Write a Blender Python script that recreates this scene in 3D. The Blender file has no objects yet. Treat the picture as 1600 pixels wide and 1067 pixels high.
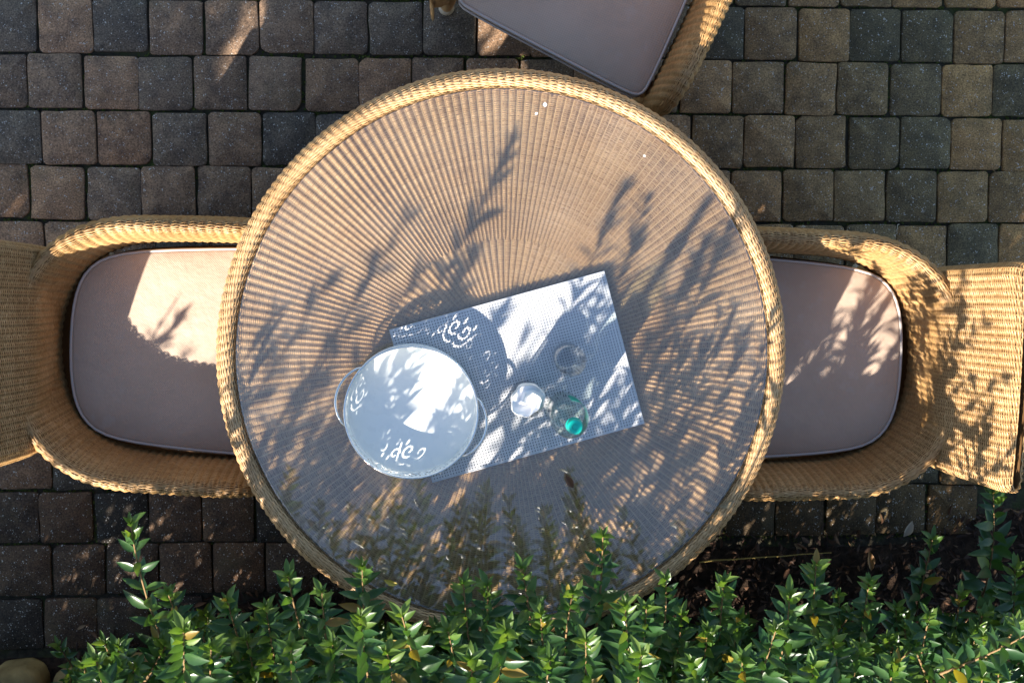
import bpy, bmesh, math, random
import numpy as np
from mathutils import Vector, Matrix
random.seed(7); rng = np.random.default_rng(7)
C = bpy.context.scene.collection
SC = bpy.context.scene

# ---------------------------------------------------------------- camera
FPX, CAMH = 2120.0, 3.6          # focal length in 1600-px units, camera height above the paving
def cam_axes(nx=675, ny=328, b=-.0043):
    Z = np.array([-(nx-800)/FPX, -(533.5-ny)/FPX, 1.0]); Z /= np.linalg.norm(Z)
    X = np.array([1.0, b, 0.0]); X -= X.dot(Z)*Z; X /= np.linalg.norm(X)
    return np.array([X, np.cross(Z, X), Z])
CM = cam_axes()
def at(px, py, z):
    """point of the place that the photograph shows at pixel (px,py) when it lies at height z"""
    d = CM @ np.array([(px-800)/FPX, (533.5-py)/FPX, -1.0]); t = (z-CAMH)/d[2]
    return Vector((d[0]*t, d[1]*t, z))
def pix(p):
    c = CM.T @ (np.array(p)-np.array([0, 0, CAMH]))
    return 800+FPX*c[0]/-c[2], 533.5-FPX*c[1]/-c[2]
cd = bpy.data.cameras.new('camera'); cd.sensor_width = 36; cd.lens = 36*FPX/1600
cd.clip_start = .05; cd.clip_end = 400
cam = bpy.data.objects.new('camera', cd); C.objects.link(cam)
mw = Matrix([list(r) for r in CM]).to_4x4(); mw.translation = (0, 0, CAMH); cam.matrix_world = mw
SC.camera = cam
cd.dof.use_dof = True; cd.dof.focus_distance = 2.86; cd.dof.aperture_fstop = 9

# ---------------------------------------------------------------- light
ELEV = math.radians(30); AZ = math.atan2(-.82, -.57)          # the sun stands low, beyond the hedge
S = Vector((math.cos(ELEV)*math.cos(AZ), math.cos(ELEV)*math.sin(AZ), math.sin(ELEV)))
sd = bpy.data.lights.new('sun', 'SUN'); sd.energy = 5.0; sd.angle = math.radians(.53); sd.color = (1, .915, .80)
so = bpy.data.objects.new('sun', sd); C.objects.link(so); so.rotation_euler = (-S).to_track_quat('-Z', 'Y').to_euler()
so.location = (-3, -6, 5)
w = bpy.data.worlds.new('World'); SC.world = w; w.use_nodes = True
wn = w.node_tree.nodes; bg = wn['Background']; sk = wn.new('ShaderNodeTexSky'); sk.sky_type = 'NISHITA'; sk.sun_disc = False
sk.sun_elevation = ELEV; sk.sun_rotation = math.atan2(S.x, S.y); sk.air_density = 1.0; sk.dust_density = .6
w.node_tree.links.new(sk.outputs[0], bg.inputs[0]); bg.inputs[1].default_value = .085
SC.view_settings.view_transform = 'Standard'; SC.view_settings.look = 'None'; SC.view_settings.gamma = 1
SC.view_settings.exposure = 1.68
SC.cycles.max_bounces = 8; SC.cycles.transparent_max_bounces = 16; SC.cycles.caustics_reflective = False; SC.cycles.caustics_refractive = False
SC.cycles.use_denoising = True; SC.cycles.sample_clamp_indirect = 6

# ---------------------------------------------------------------- materials
def mat(name, col=(.5, .5, .5), rough=.6, spec=.5, metal=0):
    m = bpy.data.materials.new(name); m.use_nodes = True; b = m.node_tree.nodes['Principled BSDF']
    b.inputs['Base Color'].default_value = (*col, 1); b.inputs['Roughness'].default_value = rough
    b.inputs['Specular IOR Level'].default_value = spec; b.inputs['Metallic'].default_value = metal
    return m
class N:
    def __init__(s, m): s.m = m; s.t = m.node_tree; s.n = s.t.nodes; s.b = s.n.get('Principled BSDF')
    def new(s, k, **kw):
        x = s.n.new('ShaderNode'+k)
        for a, v in kw.items(): setattr(x, a, v)
        return x
    def put(s, sock, v):
        if hasattr(v, 'is_linked') or hasattr(v, 'links'): s.t.links.new(v, sock)
        elif isinstance(v, (tuple, list)) and len(v) == 3 and sock.type == 'RGBA': sock.default_value = (*v, 1)
        else: sock.default_value = v
    def pos(s): return s.new('NewGeometry').outputs['Position']
    def noise(s, scale, detail=3, vec=None, rough=.55):
        x = s.new('TexNoise'); x.inputs['Scale'].default_value = scale; x.inputs['Detail'].default_value = detail
        x.inputs['Roughness'].default_value = rough
        s.put(x.inputs['Vector'], vec if vec is not None else s.pos()); return x.outputs['Fac']
    def voro(s, scale, vec=None, feat='F1'):
        x = s.new('TexVoronoi', feature=feat); x.inputs['Scale'].default_value = scale
        s.put(x.inputs['Vector'], vec if vec is not None else s.pos()); return x
    def math(s, op, a, b=0., clamp=False):
        x = s.new('Math', operation=op, use_clamp=clamp); s.put(x.inputs[0], a); s.put(x.inputs[1], b); return x.outputs[0]
    def rng(s, v, a, b, c=0., d=1.):
        x = s.new('MapRange'); s.put(x.inputs[0], v)
        for i, q in enumerate((a, b, c, d)): x.inputs[i+1].default_value = q
        return x.outputs[0]
    def mix(s, f, a, b, mode='MIX'):
        x = s.new('Mix', data_type='RGBA', blend_type=mode); s.put(x.inputs[0], f); s.put(x.inputs[6], a); s.put(x.inputs[7], b); return x.outputs[2]
    def ramp(s, f, stops):
        x = s.new('ValToRGB'); e = x.color_ramp.elements
        while len(e) < len(stops): e.new(.5)
        for q, (p, c) in zip(e, stops): q.position = p; q.color = (*c, 1)
        s.put(x.inputs[0], f); return x.outputs[0]
    def bump(s, h, strength=.3, dist=.002):
        x = s.new('Bump'); x.inputs['Strength'].default_value = strength; x.inputs['Distance'].default_value = dist
        s.put(x.inputs['Height'], h); s.t.links.new(x.outputs[0], s.b.inputs['Normal']); return x
    def base(s, c): s.put(s.b.inputs['Base Color'], c)
def attr(n, name): x = n.new('Attribute', attribute_name=name); return x.outputs['Fac']

def wicker_mat(name, dark, mid, light):
    m = mat(name, mid, .42, .45); n = N(m)
    t = attr(n, 'tone'); v = n.noise(9, 2); f = n.math('ADD', n.math('MULTIPLY', t, .75), n.math('MULTIPLY', n.rng(v, .3, .7), .35), True)
    g_ = n.math('MULTIPLY', n.rng(n.noise(3.3, 4), .48, .72), .38); n.base(n.mix(g_, n.ramp(f, [(0, dark), (.5, mid), (1, light)]), (mid[0]*.72, mid[1]*.80, mid[2]*1.05)))
    n.put(n.b.inputs['Roughness'], n.rng(n.noise(60, 2), .3, .7, .32, .6))
    return m
M_CORD = mat('pale stake cord', (.72, .48, .23), .45, .5)
M_WICK = wicker_mat('honey wicker strand', (.19, .092, .029), (.37, .207, .075), (.56, .355, .16))
M_RIMW = wicker_mat('rim wicker strand', (.26, .138, .052), (.47, .280, .125), (.63, .42, .215))
M_TOPW = wicker_mat('pale wicker strand', (.27, .132, .045), (.62, .370, .160), (.82, .55, .285))
M_STAKE = mat('wicker stake', (.42, .25, .10), .5, .4)
M_BACK = mat('wicker inner layer', (.15, .078, .030), .7, .2)

M_PAVER = mat('concrete paver'); n = N(M_PAVER)
oi = n.new('ObjectInfo'); pal = oi.outputs['Color']
nz = n.noise(22, 5); c = n.mix(n.rng(nz, .3, .7), n.mix(1., pal, (.62, .62, .66), 'MULTIPLY'), n.mix(1., pal, (1.3, 1.24, 1.16), 'MULTIPLY'))
fine = n.noise(260, 3); c = n.mix(n.rng(fine, .36, .64), n.mix(1., c, (.45, .45, .46), 'MULTIPLY'), n.mix(1., c, (1.2, 1.19, 1.17), 'MULTIPLY'))
vo = n.voro(185); sp = n.math('LESS_THAN', vo.outputs['Distance'], n.rng(n.noise(70, 2), .45, .70, .06, .36))
c = n.mix(n.math('MULTIPLY', sp, .85), c, (.50, .48, .44))
pits = n.math('LESS_THAN', n.voro(150).outputs['Distance'], .12); c = n.mix(n.math('MULTIPLY', pits, .6), c, (.03, .028, .025))
mo = n.rng(n.noise(6, 4), .58, .75); c = n.mix(n.math('MULTIPLY', mo, .35), c, (.085, .085, .04))
n.base(c); M_PAVER.node_tree.nodes['Principled BSDF'].inputs['Roughness'].default_value = .85
n.b.inputs['Specular IOR Level'].default_value = .3
n.bump(n.math('ADD', n.noise(300, 4), n.math('MULTIPLY', n.noise(45, 3), 1.5)), .55, .0025)

def soil_mat(name, a, b, moss):
    m = mat(name, a, .95, .15); n = N(m)
    c = n.mix(n.rng(n.noise(60, 5), .35, .7), a, b)
    if moss: c = n.mix(n.rng(n.noise(14, 4), .5, .66), c, moss)
    n.base(c); n.bump(n.noise(160, 5), .9, .006); return m
M_JOINT = soil_mat('joint sand and moss', (.035, .030, .022), (.070, .060, .040), (.058, .070, .024))
M_SOIL = soil_mat('dark humus soil', (.016, .010, .007), (.045, .028, .018), None)
M_GROUND = soil_mat('garden ground', (.045, .04, .028), (.07, .075, .03), None)
M_MOSS = mat('joint moss', (.085, .11, .026), .95, .1)

M_FAB = mat('taupe mesh fabric', (.40, .34, .315), .75, .25); n = N(M_FAB)
tc = n.new('TexCoord').outputs['Object']; sx = n.new('SeparateXYZ'); n.put(sx.inputs[0], tc)
def saw(ax, k): return n.math('SINE', n.math('MULTIPLY', sx.outputs[ax], k))
wv = n.math('MULTIPLY', saw(0, 2*math.pi/.0052), saw(1, 2*math.pi/.0052))
blot = n.noise(7, 4); c = n.mix(n.rng(blot, .3, .7), (.55, .410, .310), (.64, .49, .38))
c = n.mix(n.rng(wv, -1, 1, .0, .55), c, (.30, .225, .175))
st = n.math('SUBTRACT', n.noise(30, 5), n.math('MULTIPLY', n.noise(3, 2), .4)); c = n.mix(n.rng(st, .38, .5, 0, .18), c, (.55, .52, .49))
n.base(c); n.bump(n.math('ADD', n.math('MULTIPLY', wv, .35), n.math('MULTIPLY', n.noise(16, 4), 9.)), .5, .0011)
M_PIPE = mat('pale piping', (.50, .46, .43), .6, .3)

def thin_glass(name, tint, boost=1., rough=.0):
    m = bpy.data.materials.new(name); m.use_nodes = True; t = m.node_tree; t.nodes.clear()
    o = t.nodes.new('ShaderNodeOutputMaterial'); mx = t.nodes.new('ShaderNodeMixShader'); fr = t.nodes.new('ShaderNodeFresnel')
    tr = t.nodes.new('ShaderNodeBsdfTransparent'); gl = t.nodes.new('ShaderNodeBsdfGlossy'); mu = t.nodes.new('ShaderNodeMath')
    mu.operation = 'MULTIPLY'; mu.use_clamp = True; mu.inputs[1].default_value = boost
    ge = t.nodes.new('ShaderNodeNewGeometry'); mr = t.nodes.new('ShaderNodeMapRange'); mr.inputs[3].default_value = 1.52; mr.inputs[4].default_value = 1/1.52; t.links.new(ge.outputs['Backfacing'], mr.inputs[0]); t.links.new(mr.outputs[0], fr.inputs[0]); tr.inputs[0].default_value = (*tint, 1); gl.inputs['Roughness'].default_value = rough
    t.links.new(fr.outputs[0], mu.inputs[0]); t.links.new(mu.outputs[0], mx.inputs[0]); t.links.new(tr.outputs[0], mx.inputs[1])
    t.links.new(gl.outputs[0], mx.inputs[2]); t.links.new(mx.outputs[0], o.inputs[0]); return m
M_TABLEGLASS = thin_glass('table glass', (.97, .975, .97), 2.6, .004)
n = N(M_TABLEGLASS); out = n.n['Material Output']; prev = out.inputs[0].links[0].from_socket
dd = n.new('BsdfDiffuse'); dd.inputs[0].default_value = (.75, .72, .68, 1); mxd = n.new('MixShader')
dust = n.math('MULTIPLY', n.rng(n.noise(5, 6, rough=.7), .42, .75, .006, .055), n.rng(n.noise(120, 3), .3, .75, .4, 1.2))
spot = n.math('LESS_THAN', n.voro(42).outputs['Distance'], n.rng(n.noise(3.1, 2), .55, .7, .0, .10)); n.put(mxd.inputs[0], n.math('ADD', dust, n.math('MULTIPLY', spot, .16)))
n.t.links.new(prev, mxd.inputs[1]); n.t.links.new(dd.outputs[0], mxd.inputs[2]); n.t.links.new(mxd.outputs[0], out.inputs[0])
M_GLASS = thin_glass('tumbler glass', (.985, .99, .99), 1.15)
M_BOTTLE = thin_glass('bottle glass', (.955, .99, .972), 1.0)

M_MAT = mat('placemat vinyl strand', (.62, .63, .66), .5, .4); n = N(M_MAT)
n.base(n.mix(attr(n, 'tone'), (.48, .49, .51), (.59, .595, .605)))
M_MATBACK = mat('placemat dark ground', (.065, .075, .10), .7, .2)
M_TRAY = mat('cream lacquered tray metal', (.80, .815, .78), .25, .5)
n = N(M_TRAY); n.base(n.mix(n.rng(n.noise(9, 3), .35, .65), (.78, .80, .765), (.84, .85, .815)))
n.put(n.b.inputs['Roughness'], n.rng(n.noise(30, 4), .3, .7, .2, .36))
M_CHROME = mat('bright steel wire', (.78, .78, .76), .16, .5, 1)
M_TEAL = mat('teal plastic', (.0, .40, .32), .35, .5); M_LABEL = mat('teal paper label', (.005, .26, .20), .55, .3)
M_WHITE = mat('white plastic ring', (.75, .78, .77), .4)
M_NAP = mat('white tissue', (.86, .85, .84), .9, .1)
M_WATER = thin_glass('still water', (.965, .99, .975), .6)
M_FOOT = mat('beige plastic foot', (.50, .43, .33), .5)
M_FLECK = mat('white fleck', (.8, .79, .75), .7)

def leaf_mat(name, a, b, rough=.31, trans=.33):
    m = mat(name, a, rough, .5); n = N(m)
    g = n.new('NewGeometry'); o = n.new('ObjectInfo')
    r = n.math('FRACT', n.math('ADD', g.outputs['Random Per Island'], o.outputs['Random']))
    c = n.mix(r, a, b); c = n.mix(n.rng(n.noise(90, 2), .4, .7, 0, .35), c, (a[0]*.7, a[1]*.75, a[2]*.7))
    n.base(c)
    tl = n.new('BsdfTranslucent'); n.put(tl.inputs[0], n.mix(1., c, (1.5, 1.45, .5), 'MULTIPLY'))
    mx = n.new('MixShader'); mx.inputs[0].default_value = trans; out = n.n['Material Output']
    n.t.links.new(n.b.outputs[0], mx.inputs[1]); n.t.links.new(tl.outputs[0], mx.inputs[2]); n.t.links.new(mx.outputs[0], out.inputs[0])
    return m
M_LEAF = leaf_mat('evergreen leaf', (.024, .078, .024), (.064, .138, .038))
M_YOUNG = leaf_mat('young leaf', (.060, .140, .026), (.14, .215, .04), .38, .34)
M_YELLOW = leaf_mat('yellowing leaf', (.30, .24, .03), (.22, .13, .03), .45, .3)
M_STEM = mat('reddish tan stem', (.20, .125, .055), .7, .3)
M_DEAD = mat('dead leaf', (.10, .05, .025), .7, .3); n = N(M_DEAD)
g = n.new('NewGeometry'); n.base(n.ramp(g.outputs['Random Per Island'], [(0, (.018, .009, .006)), (.55, (.045, .021, .011)), (.88, (.11, .052, .024)), (1, (.22, .14, .075))]))
M_ROCK = mat('ochre sandstone', (.24, .17, .07), .9, .2); n = N(M_ROCK)
n.base(n.mix(n.rng(n.noise(14, 5), .35, .65), (.15, .105, .045), (.30, .22, .095))); n.bump(n.noise(70, 5), .6, .006)

# ---------------------------------------------------------------- mesh helpers
def mesh_np(name, V, F, smooth=True, tone=None):
    V = np.asarray(V, dtype=np.float32).reshape(-1, 3); F = np.asarray(F, dtype=np.int32); k = F.shape[1]
    me = bpy.data.meshes.new(name); me.vertices.add(len(V)); me.vertices.foreach_set('co', V.ravel())
    me.loops.add(F.size); me.loops.foreach_set('vertex_index', F.ravel()); me.polygons.add(len(F))
    me.polygons.foreach_set('loop_start', np.arange(0, F.size, k, dtype=np.int32))
    if smooth: me.polygons.foreach_set('use_smooth', np.ones(len(F), dtype=bool))
    if tone is not None:
        a = me.attributes.new('tone', 'FLOAT', 'POINT'); a.data.foreach_set('value', np.asarray(tone, dtype=np.float32).ravel())
    me.update(); me.validate(); return me
def mesh_py(name, V, F, smooth=True):
    me = bpy.data.meshes.new(name); me.from_pydata([tuple(v) for v in V], [], F)
    if smooth: me.polygons.foreach_set('use_smooth', [True]*len(me.polygons))
    me.update(); return me
def obj(name, me, m=None, parent=None, loc=None, rotz=None):
    o = bpy.data.objects.new(name, me); C.objects.link(o)
    if m is not None and me is not None and not me.materials: me.materials.append(m)
    if parent is not None: o.parent = parent
    if loc is not None: o.location = loc
    if rotz is not None: o.rotation_euler.z = rotz
    return o
def tag(o, label=None, cat=None, group=None, kind=None):
    if label: o['label'] = label
    if cat: o['category'] = cat
    if group: o['group'] = group
    if kind: o['kind'] = kind
    return o
def thing(name, label, cat, loc=(0, 0, 0), rotz=0, group=None):
    return tag(obj(name, None, loc=loc, rotz=rotz), label, cat, group)
def grid_faces(nr, nc, closed_c=False, off=0):
    r, c = np.meshgrid(np.arange(nr-1), np.arange(nc if closed_c else nc-1), indexing='ij'); c2 = (c+1) % nc
    return (np.stack([r*nc+c, r*nc+c2, (r+1)*nc+c2, (r+1)*nc+c], -1).reshape(-1, 4)+off)
def lathe(profile, nseg=48):
    a = np.linspace(0, 2*np.pi, nseg, endpoint=False); P = np.array(profile, float)
    V = np.stack([P[:, None, 0]*np.cos(a), P[:, None, 0]*np.sin(a), np.repeat(P[:, 1:2], nseg, 1)], -1)
    return V.reshape(-1, 3), grid_faces(len(P), nseg, True)
def tube(pts, r, ns=6, closed=False):
    pts = [Vector(p) for p in pts]; n = len(pts); V = []; rr = r if hasattr(r, '__len__') else [r]*n
    up = Vector((0, 0, 1))
    for i, p in enumerate(pts):
        a = pts[(i-1) % n] if closed or i > 0 else p; b = pts[(i+1) % n] if closed or i < n-1 else p
        t = (b-a).normalized(); s = t.cross(up)
        if s.length < 1e-3: s = t.cross(Vector((1, 0, 0)))
        s.normalize(); q = t.cross(s)
        for k in range(ns):
            an = 2*math.pi*k/ns; V.append(p+(s*math.cos(an)+q*math.sin(an))*rr[i])
    F = []
    for i in range(n if closed else n-1):
        j = (i+1) % n
        for k in range(ns): F.append([i*ns+k, j*ns+k, j*ns+(k+1) % ns, i*ns+(k+1) % ns])
    return np.array([tuple(v) for v in V]), np.array(F)
def join(parts):
    V, F, o = [], [], 0
    for v, f in parts: V.append(v); F.append(np.asarray(f)+o); o += len(v)
    return np.concatenate(V), np.concatenate(F)
def chaikin(p, k=2, closed=False):
    p = np.array(p, float)
    for _ in range(k):
        q = np.roll(p, -1, 0) if closed else p[1:]; a = p if closed else p[:-1]
        m = np.stack([a*.75+q*.25, a*.25+q*.75], 1).reshape(-1, p.shape[1])
        p = m if closed else np.concatenate([p[:1], m, p[-1:]])
    return p
def arclen(p): return np.concatenate([[0], np.cumsum(np.linalg.norm(np.diff(p, axis=0), axis=1))])

def weave(name, F, nst, vs, amp, wid, th, parent, spp=4, closed=False, sgn=1, stakes=True, back=True, jit=.12, m=None, rib=0., cord=0.):
    """plain weave on the surface F(u in stakes, v): strands run along u, over and under the stakes by turns"""
    nu = nst*spp+(0 if closed else 1); U = np.arange(nu)/spp; vs = np.asarray(vs, float); nv = len(vs)
    def frame(u, v, e=1e-3):
        p = F(u, v); du = F(u+e*10, v)-F(u-e*10, v); dv = F(u, v+e)-F(u, v-e)
        dv = dv/np.maximum(np.linalg.norm(dv, axis=-1, keepdims=True), 1e-9)
        nn = np.cross(du, dv); nn = sgn*nn/np.maximum(np.linalg.norm(nn, axis=-1, keepdims=True), 1e-9)
        return p, dv, nn
    UU, VV = np.meshgrid(U, vs, indexing='xy')
    p, dv, nn = frame(UU, VV)
    ph = np.pi*(UU+np.arange(nv)[:, None]); a = amp*np.cos(ph)+rib*np.cos(2*np.pi*UU)
    a = a+amp*jit*rng.standard_normal(a.shape)
    side = wid*.10*rng.standard_normal((nv, 1))+wid*.10*rng.standard_normal(a.shape)
    p = p+dv*side[..., None]
    l = p-dv*wid/2+nn*a[..., None]; c = p+nn*(a+th)[..., None]; r = p+dv*wid/2+nn*a[..., None]
    V = np.stack([l, c, r], 2)                           # nv,nu,3,3
    base = (np.arange(nv)*nu*3)[:, None, None]; cc = np.arange(nu if closed else nu-1)[None, :, None]; c2 = (cc+1) % nu
    k = np.arange(2)[None, None, :]
    f = np.stack([base+cc*3+k, base+c2*3+k, base+c2*3+k+1, base+cc*3+k+1], -1).reshape(-1, 4)
    if sgn < 0: f = f[:, ::-1]
    tone = np.clip(.5+.10*rng.standard_normal((nv, 1, 1))+.16*rng.standard_normal((nv, nu, 1)), 0, 1)+np.zeros((nv, nu, 3))
    o = obj(name, mesh_np(name, V, f, True, tone), m or M_WICK, parent)
    vv = np.linspace(vs[0], vs[-1], max(3, min(60, int(nv/3))))
    if stakes:
        us = np.arange(nst+(0 if closed else 1)); SU, SV = np.meshgrid(us.astype(float), vv, indexing='ij')
        p, dv, nn = frame(SU, SV); t = np.cross(nn, dv); sw = wid*.9
        V = np.stack([p-t*sw/2-nn*amp*.3, p+nn*amp*.35, p+t*sw/2-nn*amp*.3], 2); ns, nk = SU.shape
        base = (np.arange(ns)*nk*3)[:, None, None]; cc = np.arange(nk-1)[None, :, None]
        f = np.stack([base+cc*3+k, base+cc*3+k+1, base+(cc+1)*3+k+1, base+(cc+1)*3+k], -1).reshape(-1, 4)
        obj('stakes', mesh_np('stakes', V, f), M_STAKE, o)
    if cord:                                  # slim cords lying in the valleys between the ribs
        us = np.arange(nst)+.5; SU, SV = np.meshgrid(us, vv, indexing='ij'); p, dv, nn = frame(SU, SV); t = np.cross(nn, dv)
        p = p+nn*(-rib+amp*.55); V = np.stack([p-t*cord-nn*cord*.5, p-t*cord*.5+nn*cord*.6, p+t*cord*.5+nn*cord*.6, p+t*cord-nn*cord*.5], 2); ns, nk = SU.shape; k4 = np.arange(3)[None, None, :]
        base = (np.arange(ns)*nk*4)[:, None, None]; cc = np.arange(nk-1)[None, :, None]
        f = np.stack([base+cc*4+k4, base+cc*4+k4+1, base+(cc+1)*4+k4+1, base+(cc+1)*4+k4], -1).reshape(-1, 4)
        obj('cords', mesh_np('cords', V, f), M_CORD, o)
    if back:
        BU, BV = np.meshgrid(np.arange(nst+(0 if closed else 1)).astype(float), vv, indexing='xy')
        p, dv, nn = frame(BU, BV); V = p-nn*(amp*1.15+.0012+rib)
        obj('inner_layer', mesh_np('inner_layer', V, grid_faces(BU.shape[0], BU.shape[1], closed)), M_BACK, o)
    return o

# ================================================================ the setting
def sheet(x0, x1, y0, y1, nx, ny, zf):
    X, Y = np.meshgrid(np.linspace(x0, x1, nx), np.linspace(y0, y1, ny), indexing='xy')
    return np.stack([X, Y, zf(X, Y)], -1).reshape(-1, 3), grid_faces(ny, nx)
def wobble(X, Y, k, s=0): return (np.sin(X*k+1.3*s+np.sin(Y*k*.7))+np.sin(Y*k*1.13+.7*s+np.sin(X*k*.8)))*.5
v, f = sheet(-45, 45, -45, 45, 2, 2, lambda X, Y: X*0-.075)
tag(obj('ground', mesh_np('ground', v, f), M_GROUND), kind='structure')
PY, PX, ROW0 = .1428, .1410, .3965           # row pitch, paver pitch, Y of one row line
def bed_edge(x):                              # Y where the paving gives way to the planting bed
    return -1.185+.20*(1/(1+np.exp(-(x+.62)*9)))+.085*(1/(1+np.exp(-(x-.25)*8)))+.10*(1/(1+np.exp(-(x-1.42)*22)))
v, f = sheet(-4, 4.5, -1.45, 4, 2, 2, lambda X, Y: X*0-.011)
paving = tag(obj('paving', mesh_np('paving', v, f), M_JOINT), 'dark mossy joint bed between the concrete pavers', None, None, 'structure')
del paving['label']
def paver_mesh(i):
    r = random.Random(100+i); V = []; h = .5; pts = []
    cr = [r.uniform(.035, .10) for _ in range(4)]
    if i % 4 == 0: cr[r.randrange(4)] = r.uniform(.13, .20)
    for q in range(4):
        sx, sy = ((1, 1), (-1, 1), (-1, -1), (1, -1))[q]; a0 = q*90; R = cr[q]
        for k in range(4):
            an = math.radians(a0+k*30); pts.append((sx*(h-R)+R*math.cos(an), sy*(h-R)+R*math.sin(an)))
        nx, ny = ((-1, 1), (-1, -1), (1, -1), (1, 1))[q]
        for k in (1, 2):                      # two points along the following side, a little uneven
            t = k/3; sx2, sy2 = ((-1, 1), (-1, -1), (1, -1), (1, 1))[q]; R2 = cr[(q+1) % 4]
            if q % 2 == 0: x = sx*(h-R)*(1-t)+sx2*(h-R2)*t; y = sy*h
            else: x = sx*h; y = sy*(h-R)*(1-t)+sy2*(h-R2)*t
            pts.append((x, y))
    pts = [(x*(1+r.gauss(0, .011)), y*(1+r.gauss(0, .011))) for x, y in pts]; n_ = len(pts)
    for s, z in ((1.0, -.05), (1.0, -.0065), (.990, -.0022), (.968, -.0003)):
        V += [(x*s*.1364, y*s*.1382, z+(r.gauss(0, .0005) if z > -.04 else 0)) for x, y in pts]
    V.append((0, 0, .0006)); F = []
    for l in range(3):
        for k in range(n_): F.append((l*n_+k, l*n_+(k+1) % n_, (l+1)*n_+(k+1) % n_, (l+1)*n_+k))
    for k in range(n_): F.append((3*n_+k, 3*n_+(k+1) % n_, 4*n_))
    me = mesh_py('paver', V, F); me.materials.append(M_PAVER); return me
PM = [paver_mesh(i) for i in range(12)]
PAL = [(.172, .122, .092), (.200, .134, .096), (.086, .077, .070), (.140, .108, .088), (.076, .070, .066), (.215, .146, .102), (.158, .114, .086), (.108, .090, .078)]
far = []; npav = 0
for j in range(-11, 26):
    y = ROW0+(j-.5)*PY; ph = 0.0 if j % 2 == 0 else .5; ph += random.gauss(0, .05)
    for i in range(-24, 30):
        x = -1.038+PX*(i+.5)+PX*ph*0.42*(1 if j % 2 else 0)+PX*(.0 if j % 2 == 0 else .21)*0+random.gauss(0, .0016)
        if y-.04 < bed_edge(x)-.03: continue
        yy = y+random.gauss(0, .0014)+.002*math.sin(x*3+j); rz = random.gauss(0, .012)+math.pi/2*random.randrange(4); z = random.gauss(0, .0012)
        px, py = pix((x, yy, 0))
        olive = min(1, max(0, (x-.2)/1.0)); ci = random.randrange(8); k = random.uniform(.85, 1.12)
        if x > .4 and ci in (2, 4, 7) and random.random() < .62: ci = random.choice((0, 3, 6))
        c = PAL[ci]; k *= 1-.62*min(1, max(0, (-.52-y)/.3))          # shade towards the bed, put into the stone colour
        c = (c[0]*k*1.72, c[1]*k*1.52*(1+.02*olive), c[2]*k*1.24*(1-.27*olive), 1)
        if -70 < px < 1670 and -70 < py < 1137:
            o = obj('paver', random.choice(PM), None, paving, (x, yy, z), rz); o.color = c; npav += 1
        else: far.append((x, yy, z, rz))
V, F, o_ = [], [], 0
for x, y, z, rz in far:
    me = PM[random.randrange(12)]; co = np.empty(len(me.vertices)*3); me.vertices.foreach_get('co', co); co = co.reshape(-1, 3)
    c_, s_ = math.cos(rz), math.sin(rz); V.append(np.stack([co[:, 0]*c_-co[:, 1]*s_+x, co[:, 0]*s_+co[:, 1]*c_+y, co[:, 2]+z], -1))
    F += [tuple(q+o_ for q in p.vertices) for p in me.polygons]; o_ += len(co)
fo = obj('outer_pavers', mesh_py('outer_pavers', np.concatenate(V), F), M_PAVER, paving); fo.color = (.20, .15, .11, 1); fo['kind'] = 'stuff'

# moss in the joints: many tiny tufts
tv, tf = [], []
for _ in range(7000):
    x = random.uniform(-1.3, 1.75); j = random.randint(-9, 2)
    if random.random() < .62: y = ROW0+j*PY+random.gauss(0, .0028)
    else:
        y = ROW0+(j-random.random())*PY; jj = j
        x = -1.038+PX*random.randint(-2, 20)+PX*(.42 if jj % 2 else 0)+random.gauss(0, .0028)
    if wobble(np.array(x), np.array(y), 5.0, 1) < -.25+random.gauss(0, .25): continue
    if y < bed_edge(x)-.02: continue
    for _k in range(2):
        a = random.uniform(0, 6.28); l = random.uniform(.002, .005); h = random.uniform(.004, .009); dx, dy = math.cos(a)*l, math.sin(a)*l; b = len(tv)
        tv += [(x-dy, y+dx, -.011), (x+dy, y-dx, -.011), (x+dx*1.2, y+dy*1.2, -.011+h)]; tf.append((b, b+1, b+2))
tag(obj('joint_moss', mesh_np('joint_moss', tv, tf, False), M_MOSS, paving), kind='stuff')

# planting bed
def bedz(X, Y):
    e = bed_edge(X); d = np.clip((e-Y+.015)/.05, 0, 1)
    return -.05+.052*d*d*(3-2*d)+.007*wobble(X, Y, 41, 2)*d+.004*wobble(X, Y, 93, 5)*d+.03*np.clip((e-Y)/1.2, 0, 1)
v, f = sheet(-4, 4.5, -4, -.72, 380, 150, bedz)
tag(obj('planting_bed', mesh_np('planting_bed', v, f), M_SOIL), kind='structure')

# ================================================================ the table
TC = Vector((.153, -.312, 0)); TZ = .7396
table = thing('garden_table', 'round honey wicker table with glass top in the middle of the paving', 'table', (TC.x, TC.y, 0))
NS = 204
def top_outer(u, v): a = 2*np.pi*u/NS; return np.stack([v*np.cos(a), v*np.sin(a), np.full_like(v*a, TZ)], -1)
def top_inner(u, v): a = 2*np.pi*u/(NS//2); return np.stack([v*np.cos(a), v*np.sin(a), np.full_like(v*a, TZ)], -1)
P1 = .00215
weave('woven_top', top_outer, NS, np.arange(.252, .562, P1), .0015, .0021, .0008, table, closed=True, sgn=-1, m=M_TOPW, rib=.0022, cord=.0012)
weave('woven_centre', top_inner, NS//2, np.arange(.022, .250, P1), .0015, .0021, .0008, table, closed=True, sgn=-1, m=M_TOPW, rib=.0022, cord=.0012)
RP = chaikin([(.5655, .742), (.5690, .7505), (.578, .7565), (.590, .7560), (.600, .7480), (.6055, .733), (.605, .712), (.600, .690), (.590, .660), (.585, .640)], 2)
RL = arclen(RP)
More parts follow.
